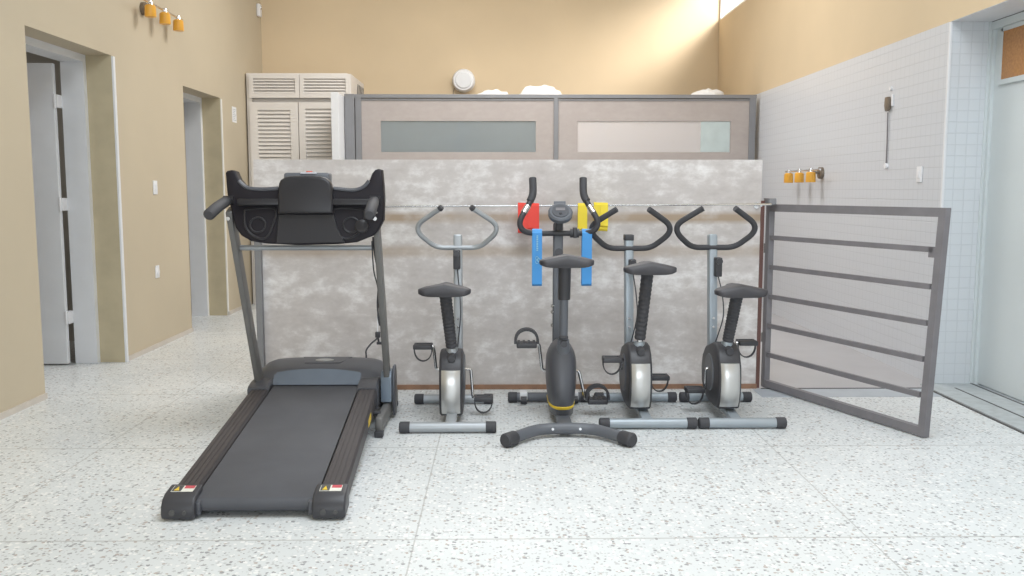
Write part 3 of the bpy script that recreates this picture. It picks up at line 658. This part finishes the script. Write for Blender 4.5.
def dark_bike():
    cx = 0.338
    b = thing('exercise_bike', 'dark grey exercise bike with upright horns and round console, tallest of the bikes', 'exercise bike', (cx, 4.8, 0))
    r = 0.030
    pts = [(cx - 0.295, 4.315, r + 0.006), (cx - 0.235, 4.385, r + 0.008), (cx - 0.15, 4.465, r + 0.012), (cx - 0.05, 4.49, r + 0.014), (cx + 0.05, 4.49, r + 0.014), (cx + 0.15, 4.465, r + 0.012), (cx + 0.235, 4.385, r + 0.008), (cx + 0.295, 4.315, r + 0.006)]
    f = obj('curved_foot', MB().tube(smooth_path(pts, 6), 0.029, 18), 'darkgrey', b)
    for s in (-1, 1):
        a = Vector((cx + s * 0.262, 4.352, r + 0.006)); c = Vector((cx + s * 0.315, 4.290, r + 0.006))
        obj('end_cap', MB().tube([a, a.lerp(c, 0.1), a.lerp(c, 0.9), c], [0.031, 0.036, 0.036, 0.030], 18), 'rubber', f)
    for s in (-1, 1): obj('bolt', MB().tube([(cx + s * 0.07, 4.462, 0.050), (cx + s * 0.07, 4.453, 0.050)], 0.007, 8), 'chrome', f)
    ff = foot(b, cx - 0.047, 0.216, 5.25, 0.028, 'darkgrey')
    for s in (-1, 1):
        obj('wheel_bracket', MB().box(cx - 0.047 + s * 0.150 - 0.022, cx - 0.047 + s * 0.150 + 0.022, 5.20, 5.285, 0.022, 0.068, 0.004), 'plastic_white', ff)
        obj('transport_wheel', MB().tube([(cx - 0.047 + s * 0.150 - 0.018, 5.195, 0.026), (cx - 0.047 + s * 0.150 + 0.018, 5.195, 0.026)], 0.022, 16), 'black', ff)
    obj('main_beam', MB().bar((cx, 4.495, 0.034), (cx, 4.76, 0.034), 0.075, 0.036, bev=0.006).bar((cx, 4.76, 0.034), (cx, 5.25, 0.034), 0.06, 0.04, bev=0.006), 'darkgrey', b)
    # teardrop body
    prof = [(4.72, .075), (4.700, .13), (4.692, .20), (4.70, .27), (4.735, .34), (4.79, .395), (4.86, .42), (4.96, .41), (5.06, .36), (5.13, .28), (5.15, .20), (5.12, .12), (5.04, .07), (4.88, .055)]
    rings = []
    import bisect
    n = 26
    for k in range(15):
        t = k / 14; z = 0.045 + t * 0.385
        # half width and rear / front limits at this height
        hw = (0.066 + 0.017 * min(1, t / 0.45) if t < 0.68 else 0.083 * math.sqrt(max(0.05, 1 - ((t - 0.68) / 0.34) ** 2)))
        yr = 4.695 + 0.16 * max(0, t - 0.35) ** 1.6 + 0.03 * (1 - min(1, t * 5)); yf = 5.15 - 0.25 * max(0, t - 0.3) ** 1.5 - 0.05 * (1 - min(1, t * 4))
        cy = (yr + yf) / 2; hy = (yf - yr) / 2; rg = []
        for j in range(n):
            a = 2 * math.pi * j / n; c, s_ = math.cos(a), math.sin(a)
            rg.append((cx + math.copysign(abs(c) ** 0.75, c) * hw, cy + math.copysign(abs(s_) ** 0.75, s_) * hy, z))
        rings.append(rg)
    h = obj('flywheel_housing', MB().loft(rings), 'hood', b, 50)
    def ring(z0, z1, grow, m, nm, lab=None):
        rr = []
        for z in (z0, z0 + 0.003, z1 - 0.003, z1):
            t = (z - 0.045) / 0.385; g = grow if z0 < z < z1 else 0.0
            hw = 0.066 + 0.017 * min(1, t / 0.45); yr = 4.695 + 0.03 * (1 - min(1, t * 5)); yf = 5.15 - 0.05 * (1 - min(1, t * 4))
            cy = (yr + yf) / 2; hy = (yf - yr) / 2; rg = []
            for j in range(n):
                a = 2 * math.pi * j / n; c, s_ = math.cos(a), math.sin(a)
                rg.append((cx + math.copysign(abs(c) ** 0.75, c) * (hw + g), cy + math.copysign(abs(s_) ** 0.75, s_) * (hy + g), z))
            rr.append(rg)
        obj(nm, MB().loft(rr), m, h, 50, label=lab)
    ring(0.085, 0.103, 0.003, 'yellow', 'yellow_band', 'yellow band around the foot of the body')
    # seat tube shroud, sleeve and post
    obj('seat_tube', MB().tube([(cx + 0.002, 4.80, 0.27), (cx + 0.002, 4.79, 0.36), (cx + 0.004, 4.775, 0.455)], [0.048, 0.040, 0.031], 18), 'darkgrey', b)
    obj('adjuster_knob', MB().tube([(cx + 0.004, 4.745, 0.44), (cx + 0.004, 4.715, 0.44)], [0.020, 0.018], 14).box(cx - 0.020, cx + 0.028, 4.745, 4.79, 0.465, 0.478, 0.003), 'black', b)
    sp = obj('seat_post', MB().tube([(cx + 0.004, 4.785, 0.42), (cx + 0.006, 4.755, 0.84)], 0.0235, 16), 'darkgrey', b)
    obj('post_sleeve', MB().tube([(cx + 0.006, 4.77, 0.675), (cx + 0.007, 4.757, 0.855)], [0.033, 0.035], 16), 'black', sp)
    obj('seat', saddle(cx + 0.012, 4.62, 0.878, 0.143, 0.28), 'vinyl', b, 60)
    # handlebar post
    obj('handlebar_post', MB().bar((cx - 0.010, 5.07, 0.30), (cx - 0.004, 5.14, 1.07), 0.056, 0.055, bev=0.010), 'darkgrey', b)
    for z in (0.60, 0.565, 0.49): obj('bolt', MB().tube([(cx - 0.030, 5.08, z), (cx - 0.042, 5.07, z)], 0.010, 10), 'chrome', b)
    Y = 5.10
    P = [(0.189, Y + .06, 1.318), (0.189, Y + .03, 1.235), (0.160, Y, 1.165), (0.122, Y - .03, 1.10), (0.116, Y - .03, 1.055), (0.145, Y - .02, 1.022), (0.21, Y, 1.012), (0.30, Y, 1.012)]
    hb = obj('handlebar', MB().tube(smooth_path(P + [(0.666 - x, y, z) for x, y, z in P[::-1]], 5), 0.0165, 14), 'black', b)
    for s in (0, 1):
        g = [(0.189, Y + .062, 1.322), (0.189, Y + .03, 1.235), (0.172, Y + .012, 1.192)]
        g = g if s == 0 else [(0.666 - x, y, z) for x, y, z in g]
        obj('foam_grip', MB().tube(smooth_path(g, 5), 0.0215, 14), 'rubber', hb)
        q = [(0.160, Y, 1.165), (0.136, Y - .018, 1.127)]
        q = q if s == 0 else [(0.666 - x, y, z) for x, y, z in q]
        obj('pulse_sensor', MB().tube(q, 0.0185, 14), 'chrome', hb)
    obj('bar_clamp', MB().tube([(0.40, Y, 1.012), (0.45, Y, 1.012)], 0.026, 14).box(0.415, 0.437, Y - 0.035, Y + 0.03, 0.985, 1.045, 0.005), 'black', b)
    # console head tilted towards the rider
    c = Vector((0.341, 5.06, 1.125)); nrm = Vector((0, -0.70, 0.714))
    k = obj('console', MB().tube([c - nrm * 0.020, c - nrm * 0.012, c + nrm * 0.010, c + nrm * 0.018], [0.058, 0.069, 0.069, 0.060], 28), 'darkgrey', b)
    obj('console_dial', MB().tube([c + nrm * 0.014, c + nrm * 0.022], [0.050, 0.047], 28), 'hood', k)
    u = Vector((0, 0.714, 0.70)); d0 = c + nrm * 0.023 + u * 0.010
    obj('display', MB().bar(d0 - Vector((0.026, 0, 0)), d0 + Vector((0.026, 0, 0)), 0.022, 0.003, up=nrm), 'gate', k)
    obj('button', MB().tube([c + nrm * 0.02 - u * 0.022, c + nrm * 0.027 - u * 0.022], 0.008, 12), 'black', k)
    obj('book_clip', MB().bar(c + u * 0.072 - Vector((0.034, 0, 0)), c + u * 0.072 + Vector((0.034, 0, 0)), 0.04, 0.012, up=nrm, bev=0.003), 'darkgrey', k)
    obj('console_neck', MB().bar((0.330, 5.13, 0.98), (0.336, 5.09, 1.11), 0.036, 0.035, bev=0.006), 'black', b)
    # tension cable from the post
    obj('tension_knob', MB().tube([(cx - 0.004, 5.10, 0.90), (cx - 0.004, 5.06, 0.905)], [0.020, 0.024], 14), 'black', b)
    # pedals
    for (px, py, pz, s) in ((0.148, 4.90, 0.415, -1), (0.545, 4.93, 0.092, 1)):
        path = fillet([(cx + s * 0.05, 4.94, 0.255), (cx + s * 0.102, 4.94, 0.255), (px - s * 0.068, py, pz), (px - s * 0.04, py, pz)], 0.018, 4)
        ca = obj('crank_arm', MB().tube(path, 0.009, 10), 'chrome', b)
        x, y, z = px, py, pz
        pm = MB().box(x - 0.056, x + 0.056, y - 0.045, y + 0.045, z - 0.022, z + 0.006, 0.008)
        for q in range(4): pm.box(x - 0.05 + q * 0.028, x - 0.036 + q * 0.028, y - 0.04, y + 0.04, z + 0.004, z + 0.012)
        p = obj('pedal', pm, 'black', ca)
        pts = [(x - 0.062 * math.cos(math.pi * k / 14), y, z + 0.0 + 0.078 * math.sin(math.pi * k / 14) ** 0.75) for k in range(15)]
        obj('toe_strap', MB().ribbon(pts, (0, 0.055, 0), 0.014), 'rubber', p)
dark_bike()

# ------------------------------------------------------------------ resistance bands
def hang_band(label, x, hw, y, ztop, zbot, m, folded, group='resistance bands', sway=0.0, tilt=0.0, r=0.010):
    """flat latex loop hung over a round bar at height ztop"""
    t = thing('resistance_band', label, 'resistance band', (x, y, zbot), group)
    def loop(cx, w_, off, zb):
        pts = [(cx + sway, y - r - off, zb)]
        n = 8
        for k in range(6): pts.append((cx + sway * (1 - k / 5), y - r - off * (1 - k / 5 * 0.3), zb + (ztop - zb) * (k / 5)))
        for k in range(1, n): a = math.pi * k / n; pts.append((cx, y - math.cos(a) * (r + 0.002), ztop + math.sin(a) * (r + 0.002)))
        for k in range(6): pts.append((cx + sway * (k / 5), y + r + off * 0.6 * k / 5, ztop - (ztop - zb) * (k / 5)))
        a0 = Vector(pts[-1]); b0 = Vector(pts[0])
        for k in range(1, 4): a = math.pi * k / 4; pts.append(((a0.x), (a0.y + b0.y) / 2 + math.cos(a) * (a0.y - b0.y) / 2, zb - math.sin(a) * 0.012))
        pts.append(pts[0])
        return MB().ribbon(pts, (w_, 0, tilt * w_), 0.0035)
    obj('band', loop(x, hw * 2, 0.012, zbot), m, t, 40)
    if folded: obj('inner_fold', loop(x + folded, hw * 1.1, 0.020, zbot + 0.02), m, t, 40)
    return t
RY = BY - 0.11
hang_band('red resistance band hanging from the rod behind the dark bike handlebar', 0.172, 0.060, RY, 1.163, 1.005, 'latex_r', 0.035, tilt=-0.05)
hang_band('narrow yellow resistance band on the rod, just behind the right horn of the dark bike', 0.505, 0.028, RY, 1.163, 1.02, 'latex_y', 0, tilt=0.0)
hang_band('yellow resistance band on the rod, between the two black handlebars', 0.616, 0.042, RY, 1.166, 1.02, 'latex_y', 0.020, tilt=-0.06)
g1 = hang_band('blue resistance band with a printed mark, hanging left on the dark bike handlebar', 0.212, 0.0275, 5.10, 1.014, 0.725, 'latex_b', 0, r=0.019)
g2 = hang_band('plain blue resistance band hanging right on the dark bike handlebar', 0.494, 0.0275, 5.10, 1.014, 0.725, 'latex_b', 0, r=0.019)
pm = MB()
for k in range(3):
    a = 2 * math.pi * k / 3
    cxx, czz = 0.214 + math.cos(a) * 0.006, 0.862 + math.sin(a) * 0.012
    pm.tube([(cxx + 0.008 * math.cos(b * math.pi / 5), 5.0655, czz + 0.010 * math.sin(b * math.pi / 5)) for b in range(11)], 0.0012, 5)
for k in range(9): pm.box(0.208, 0.217, 5.0645, 5.0660, 0.915 + k * 0.010, 0.920 + k * 0.010)
obj('printed_mark', pm, 'mark', g1, 0)

# ------------------------------------------------------------------ treadmill
def treadmill():
    t = thing('treadmill', 'black folding treadmill with a grey running belt beside the exercise bikes', 'treadmill', (-0.98, 4.2, 0))
    def ax(y): return -0.941 - 0.040 * (y - 3.35)
    def top(y): return 0.062 + 0.082 * (y - 3.38)
    def shear(mb):
        mb.v = [Vector((v.x + ax(v.y), v.y, max(0.004, v.z + top(v.y)))) for v in mb.v]; return mb
    # belt: u, y, height above deck line
    prof = [(4.86, 0.012), (3.39, 0.012)]
    for k in range(1, 9): a = math.pi / 2 + math.pi * k / 8; prof.append((3.385 + math.cos(a) * 0.027, -0.015 + math.sin(a) * 0.027))
    prof += [(4.86, -0.042)]
    obj('running_belt', shear(MB().prism(prof, 0, -0.232, 0.232)), 'belt', t, 30)
    for s in (-1, 1):
        a, b = sorted((s * 0.238, s * 0.338))
        mb = MB().prism([(a, -0.050), (b, -0.050), (b, 0.010), (b - 0.008, 0.022), (a + 0.008, 0.022), (a, 0.012)], 1, 3.44, 4.78)
        for k in range(4):
            u = a + 0.018 + k * 0.0205; mb.box(u, u + 0.010, 3.44, 4.76, 0.022, 0.0245)
        mb2 = MB(); 
        obj('side_rail', shear(mb), 'rail', t, 25)
        # rounded rear end cap
        a, b = sorted((s * 0.222, s * 0.350))
        cp = [(3.455, 0.034), (3.38, 0.033), (3.345, 0.022), (3.326, 0.0), (3.320, -0.030), (3.326, -0.048), (3.345, -0.054), (3.455, -0.056)]
        c = obj('end_cap', shear(MB().prism(cp, 0, a, b, 0.010, 3)), 'black', t, 35)
        for du in (0.35, 0.72):
            u = a + (b - a) * du
            obj('screw_hole', shear(MB().tube([(u, 3.325, -0.022), (u, 3.315, -0.022)], 0.011 if du == 0.35 else 0.008, 12)), 'groove', c)
        uc = (a + b) / 2
        obj('roller_mount', shear(MB().box(*sorted((s * 0.225, s * 0.205)), 3.345, 3.44, -0.045, 0.008, 0.006)), 'hood', c)
        lb = obj('warning_label', shear(MB().box(uc - 0.042, uc + 0.042, 3.385, 3.440, 0.0335, 0.0352)), 'lab_w', c, 0, label='small white, black and red warning sticker')
        obj('red_field', shear(MB().box(uc + 0.002, uc + 0.040, 3.413, 3.438, 0.035, 0.0362)), 'lab_r', lb, 0)
        obj('black_field', shear(MB().box(uc - 0.040, uc - 0.004, 3.387, 3.438, 0.035, 0.0358)), 'groove', lb, 0)
        obj('warning_sign', shear(MB().prism([(uc - 0.032, 3.393), (uc - 0.012, 3.393), (uc - 0.022, 3.430)], 2, 0.0358, 0.0368)), 'yellow', lb, 0)
        obj('rear_foot', MB().tube([(ax(3.42) + s * 0.29, 3.50, 0.0), (ax(3.42) + s * 0.29, 3.50, 0.03)], 0.022, 14), 'rubber', t)
    obj('side_label', shear(MB().box(0.3385, 0.3400, 4.30, 4.42, -0.035, 0.0)), 'yellow', t, 0, label='small yellow sticker on the right rail')
    obj('deck_frame', shear(MB().box(-0.228, 0.228, 3.55, 4.85, -0.040, -0.0).box(-0.33, -0.28, 3.60, 5.0, -0.085, -0.050).box(0.28, 0.33, 3.60, 5.0, -0.085, -0.050)), 'darkgrey', t, 0)
    # motor hood
    hx = ax(5.0) - 0.002
    rings = []
    def sec(y, zt, hw, fall, drop=0.0, zb=0.06):
        r = []
        n = 22
        for k in range(n + 1):
            u = -1 + 2 * k / n
            r.append((hx + u * hw + (0.009 if y < 4.85 else 0), y, zt - fall * abs(u) ** 3 - 0.035 * abs(u) ** 14))
        r.append((hx + hw * 1.0, y, zb)); r.append((hx - hw * 1.0, y, zb)); return r
    rings = [sec(4.885, 0.228, 0.352, 0.004), sec(4.925, 0.260, 0.354, 0.010), sec(4.96, 0.272, 0.355, 0.012), sec(5.02, 0.280, 0.354, 0.012), sec(5.12, 0.286, 0.352, 0.012), sec(5.20, 0.284, 0.348, 0.014), sec(5.27, 0.268, 0.340, 0.018), sec(5.31, 0.17, 0.33, 0.02)]
    hood = obj('motor_hood', MB().loft(rings), 'hood', t, 45)
    # shoulders reaching forward along both rails
    for s in (-1, 1):
        rr = []
        for y, z in ((4.73, top(4.73) + 0.030), (4.75, top(4.75) + 0.040), (4.82, top(4.82) + 0.046), (4.89, 0.226), (4.93, 0.228)):
            c = ax(y) + (hx - ax(5.0)); ua, ub = sorted((s * 0.236, s * 0.348))
            rr.append([(c + ua, y, 0.09), (c + ub, y, 0.09), (c + ub, y, z - 0.014), (c + ub - 0.012 , y, z), (c + ua + 0.012, y, z), (c + ua, y, z - 0.006)])
        obj('hood_shoulder', MB().loft(rr), 'hood', hood, 40)
    # glossy sloping face above the belt, sky sheen put into its colour
    rr = []
    for k in range(17):
        u = -1 + k / 8; zt = 0.266 - 0.022 * abs(u) ** 2.2; x = hx + u * 0.238 + 0.004
        rr.append([(x, 4.835, top(4.835) + 0.018), (x, 4.845, top(4.845) + 0.014), (x, 4.925, zt - 0.004), (x, 4.918, zt + 0.006)])
    obj('hood_face', MB().loft(rr), 'hoodlip', hood, 50, label='glossy face of the hood above the belt, sky sheen painted blue-grey')
    bdg = []
    bx, by, bz = hx + 0.006, 5.10, 0.2855
    obj('badge', MB().loft([[(bx + rx * math.cos(a * math.pi / 12), by + rx * 0.55 * math.sin(a * math.pi / 12), bz + dz) for a in range(24)] for rx, dz in ((0.052, -0.002), (0.052, 0.003), (0.044, 0.005))]), 'shell', hood, 40, label='oval silver badge')
    obj('hood_panel', MB().loft([[(bx + sx * 0.10, 5.03, 0.2745), (bx + sx * 0.142, 5.200, 0.274), (bx + sx * 0.142, 5.200, 0.2865), (bx + sx * 0.10, 5.03, 0.2845)] for sx in (-1, 1)]), 'hood', hood, 0)
    # uprights and their base frame
    XL, XR = -1.325, -0.610
    for X, dx0 in ((XL, 0.0), (XR, -0.006)):
        foot_x = X
        u = obj('upright', MB().bar((X + (0.012 if X < -1 else -0.004), 4.90, 0.10), (X, 4.46, 1.16), 0.030, 0.070, up=(0, 1, 0), bev=0.005), 'upright', t, 30)
        obj('bolt', MB().tube([(X, 4.435, 1.118), (X, 4.420, 1.115)], 0.010, 10), 'chrome', u)
        bxx = X + (0.045 if X > -1 else -0.0)
        xa, xb = (X - 0.025, X + 0.018) if X > -1 else (X - 0.018, X + 0.025)
        obj('base_foot', MB().bar(((xa + xb) / 2 - 0.004, 4.50, 0.062), ((xa + xb) / 2 - 0.004, 5.20, 0.062), 0.040, 0.075, bev=0.010), 'upright', t)
        obj('foot_pad', MB().box((xa + xb) / 2 - 0.026, (xa + xb) / 2 + 0.018, 4.478, 4.53, 0.0, 0.032, 0.005), 'rubber', t)
        obj('foot_pad', MB().box((xa + xb) / 2 - 0.026, (xa + xb) / 2 + 0.018, 5.14, 5.19, 0.0, 0.030, 0.005), 'rubber', t)
    # bracket plate on the right side
    obj('pivot_bracket', MB().prism([(4.80, 0.110), (4.80, 0.245), (4.83, 0.275), (4.93, 0.27), (4.95, 0.22), (4.95, 0.110)], 0, XR - 0.036, XR + 0.022, 0.006), 'steelblue', t, 35)
    obj('side_plate', MB().prism([(4.87, 0.02), (4.83, 0.12), (4.84, 0.26), (4.87, 0.295), (4.92, 0.295), (4.95, 0.26), (4.96, 0.12), (4.93, 0.02)], 0, XR + 0.022, XR + 0.036, 0.004), 'hood', t, 35)
    for z, y in ((0.215, 4.90), (0.175, 4.86), (0.115, 4.84), (0.10, 4.60)):
        obj('pivot_rod', MB().tube([(ax(y) + 0.24, y, z), (XR - 0.01, y, z)], 0.012, 12), 'black', t)
    obj('cross_tube', MB().tube([(XL + 0.01, 4.555, 0.965), (XR - 0.01, 4.555, 0.965)], 0.014, 14), 'silver', t)
    # console
    outline = [(-1.347, 1.339), (-1.338, 1.348), (-1.318, 1.352), (-1.296, 1.344), (-1.278, 1.305), (-1.255, 1.279), (-1.225, 1.266), (-1.162, 1.262), (-1.079, 1.268), (-0.82, 1.268), (-0.732, 1.258), (-0.694, 1.262), (-0.662, 1.277), (-0.639, 1.304), (-0.628, 1.335), (-0.613, 1.353), (-0.595, 1.358), (-0.579, 1.353), (-0.571, 1.28), (-0.567, 1.206), (-0.569, 1.108), (-0.594, 1.059), (-0.624, 1.030), (-0.698, 1.0), (-0.787, 0.991), (-0.984, 0.986), (-1.141, 0.994), (-1.214, 1.006), (-1.262, 1.033), (-1.290, 1.07), (-1.312, 1.149), (-1.335, 1.232)]
    def lean(mb, y0=4.435, k=0.20):
        mb.v = [Vector((v.x, v.y + y0 + (v.z - 1.16) * k, v.z)) for v in mb.v]; return mb
    co = obj('console', lean(MB().prism(outline, 1, 0.0, 0.075, 0.012, 3)), 'console', t, 35)
    # lighter moulded edge along the top wings
    for pts in ([(-1.28, 1.300), (-1.255, 1.275), (-1.225, 1.262), (-1.162, 1.258), (-1.085, 1.262)], [(-0.815, 1.262), (-0.732, 1.254), (-0.694, 1.258), (-0.664, 1.273), (-0.642, 1.300)]):
        obj('wing_edge', lean(MB().tube([(x, 0.004, z) for x, z in smooth_path([(a, b, 0) for a, b in pts], 4) and [(p.x, p.y) for p in smooth_path([(a, b, 0) for a, b in pts], 4)]], 0.010, 8)), 'hood', co)
    obj('grab_bar', lean(MB().box(-1.275, -1.06, -0.035, 0.006, 1.180, 1.212, 0.006).box(-0.835, -0.60, -0.035, 0.006, 1.180, 1.212, 0.006)), 'holder', co)
    # cup holders: recessed tray frames with a round well
    def tray(mir):
        pts = [(-1.245, 1.158), (-1.100, 1.164), (-1.106, 1.086), (-1.138, 1.022), (-1.196, 1.030), (-1.240, 1.078)]
        f = (lambda x: x) if not mir else (lambda x: -1.905 - x)
        P3 = [(f(x), -0.002, z) for x, z in pts]
        obj('tray_rim', lean(MB().tube(smooth_path(P3 + [P3[0]], 4), 0.006, 8)), 'holder', co)
        cx = f(-1.180); n = 24
        obj('cup_well', lean(MB().tube([(cx + 0.038 * math.cos(2 * math.pi * k / n), -0.002, 1.085 + 0.036 * math.sin(2 * math.pi * k / n)) for k in range(n + 1)], 0.005, 8)), 'holder', co)
        return cx
    tray(False); tray(True)
    obj('round_cap', lean(MB().tube([(-0.672, 0.0, 1.078), (-0.672, -0.022, 1.078), (-0.672, -0.028, 1.078)], [0.034, 0.034, 0.026], 20)), 'holder', co)
    # centre panel with book holder
    obj('display_panel', lean(MB().prism([(-1.078, 1.138), (-0.808, 1.138), (-0.792, 1.075), (-0.755, 1.000), (-1.086, 0.995)], 1, -0.018, 0.01, 0.004)), 'holder', co, 0)
    bk = [(-1.076, 1.140), (-1.078, 1.22), (-1.074, 1.285), (-1.066, 1.303), (-1.045, 1.316), (-1.02, 1.321), (-0.944, 1.323), (-0.875, 1.321), (-0.848, 1.313), (-0.830, 1.300), (-0.819, 1.282), (-0.811, 1.22), (-0.808, 1.140)]
    obj('book_holder', lean(MB().prism(bk, 1, -0.045, 0.012, 0.014, 3)), 'holder', co, 35)
    obj('console_back', lean(MB().box(-1.068, -0.842, 0.03, 0.11, 1.26, 1.340, 0.012)), 'darkgrey', co)
    obj('safety_key', lean(MB().box(-0.958, -0.930, 0.03, 0.06, 1.335, 1.348, 0.003)), 'red', co, label='red safety key')
    obj('key_holder', lean(MB().box(-0.985, -0.905, 0.025, 0.065, 1.332, 1.342, 0.003)), 'ink', co)
    # padded hand grips reaching back
    for s, X in ((-1, XL), (1, XR)):
        p = [(X + s * 0.002, 4.47, 1.205), (X, 4.40, 1.200), (X - 0.004 + (0.01 if s > 0 else 0), 4.28, 1.175), (X - 0.004 + (0.018 if s > 0 else 0), 4.14, 1.140)]
        arm = obj('grip_arm', MB().tube([p[0], p[1]], 0.020, 14), 'holder', t)
        obj('hand_grip', MB().tube([p[1], Vector(p[1]).lerp(Vector(p[2]), 0.1), p[2], Vector(p[2]).lerp(Vector(p[3]), 0.92), p[3]], [0.020, 0.026, 0.027, 0.027, 0.019], 16), 'rubber', t)
        obj('grip_joint', MB().tube([(X - 0.026, 4.45, 1.205), (X + 0.026, 4.45, 1.205)], 0.022, 14), 'holder', t)
    # cables
    xs = XR - 0.022
    obj('wiring', MB().tube(smooth_path([(xs, 4.50, 1.02), (xs, 4.56, 0.93), (xs + 0.012, 4.60, 0.80), (xs - 0.002, 4.64, 0.66), (xs + 0.004, 4.68, 0.55)]), 0.0045, 8).tube(smooth_path([(xs - 0.008, 4.52, 1.00), (xs - 0.010, 4.58, 0.85), (xs + 0.006, 4.62, 0.74), (xs - 0.006, 4.68, 0.60), (xs, 4.70, 0.545)]), 0.0035, 8), 'rubber', t)
treadmill()
# power lead looped in front of the board
pl = thing('power_cord', 'thin black power lead with a plug hanging behind the treadmill', 'power cord', (-0.78, 5.35, 0.25))
obj('lead', MB().tube(smooth_path([(-0.86, 5.36, 0.006), (-0.82, 5.345, 0.03), (-0.80, 5.335, 0.15), (-0.80, 5.33, 0.26), (-0.80, 5.335, 0.30), (-0.775, 5.36, 0.335), (-0.745, 5.40, 0.36), (-0.735, 5.42, 0.385)]), 0.005, 8), 'rubber', pl)
obj('plug', MB().box(-0.755, -0.725, 5.40, 5.43, 0.365, 0.40, 0.004).box(-0.748, -0.702, 5.405, 5.425, 0.322, 0.338, 0.003).tube([(-0.74, 5.415, 0.37), (-0.735, 5.415, 0.33)], 0.006, 8), 'black', pl)
obj('tie_string', MB().tube([(-0.741, 5.415, 0.40), (-0.743, 5.43, 0.47), (-0.742, 5.50, 0.60)], 0.003, 6), 'plastic_white', pl)
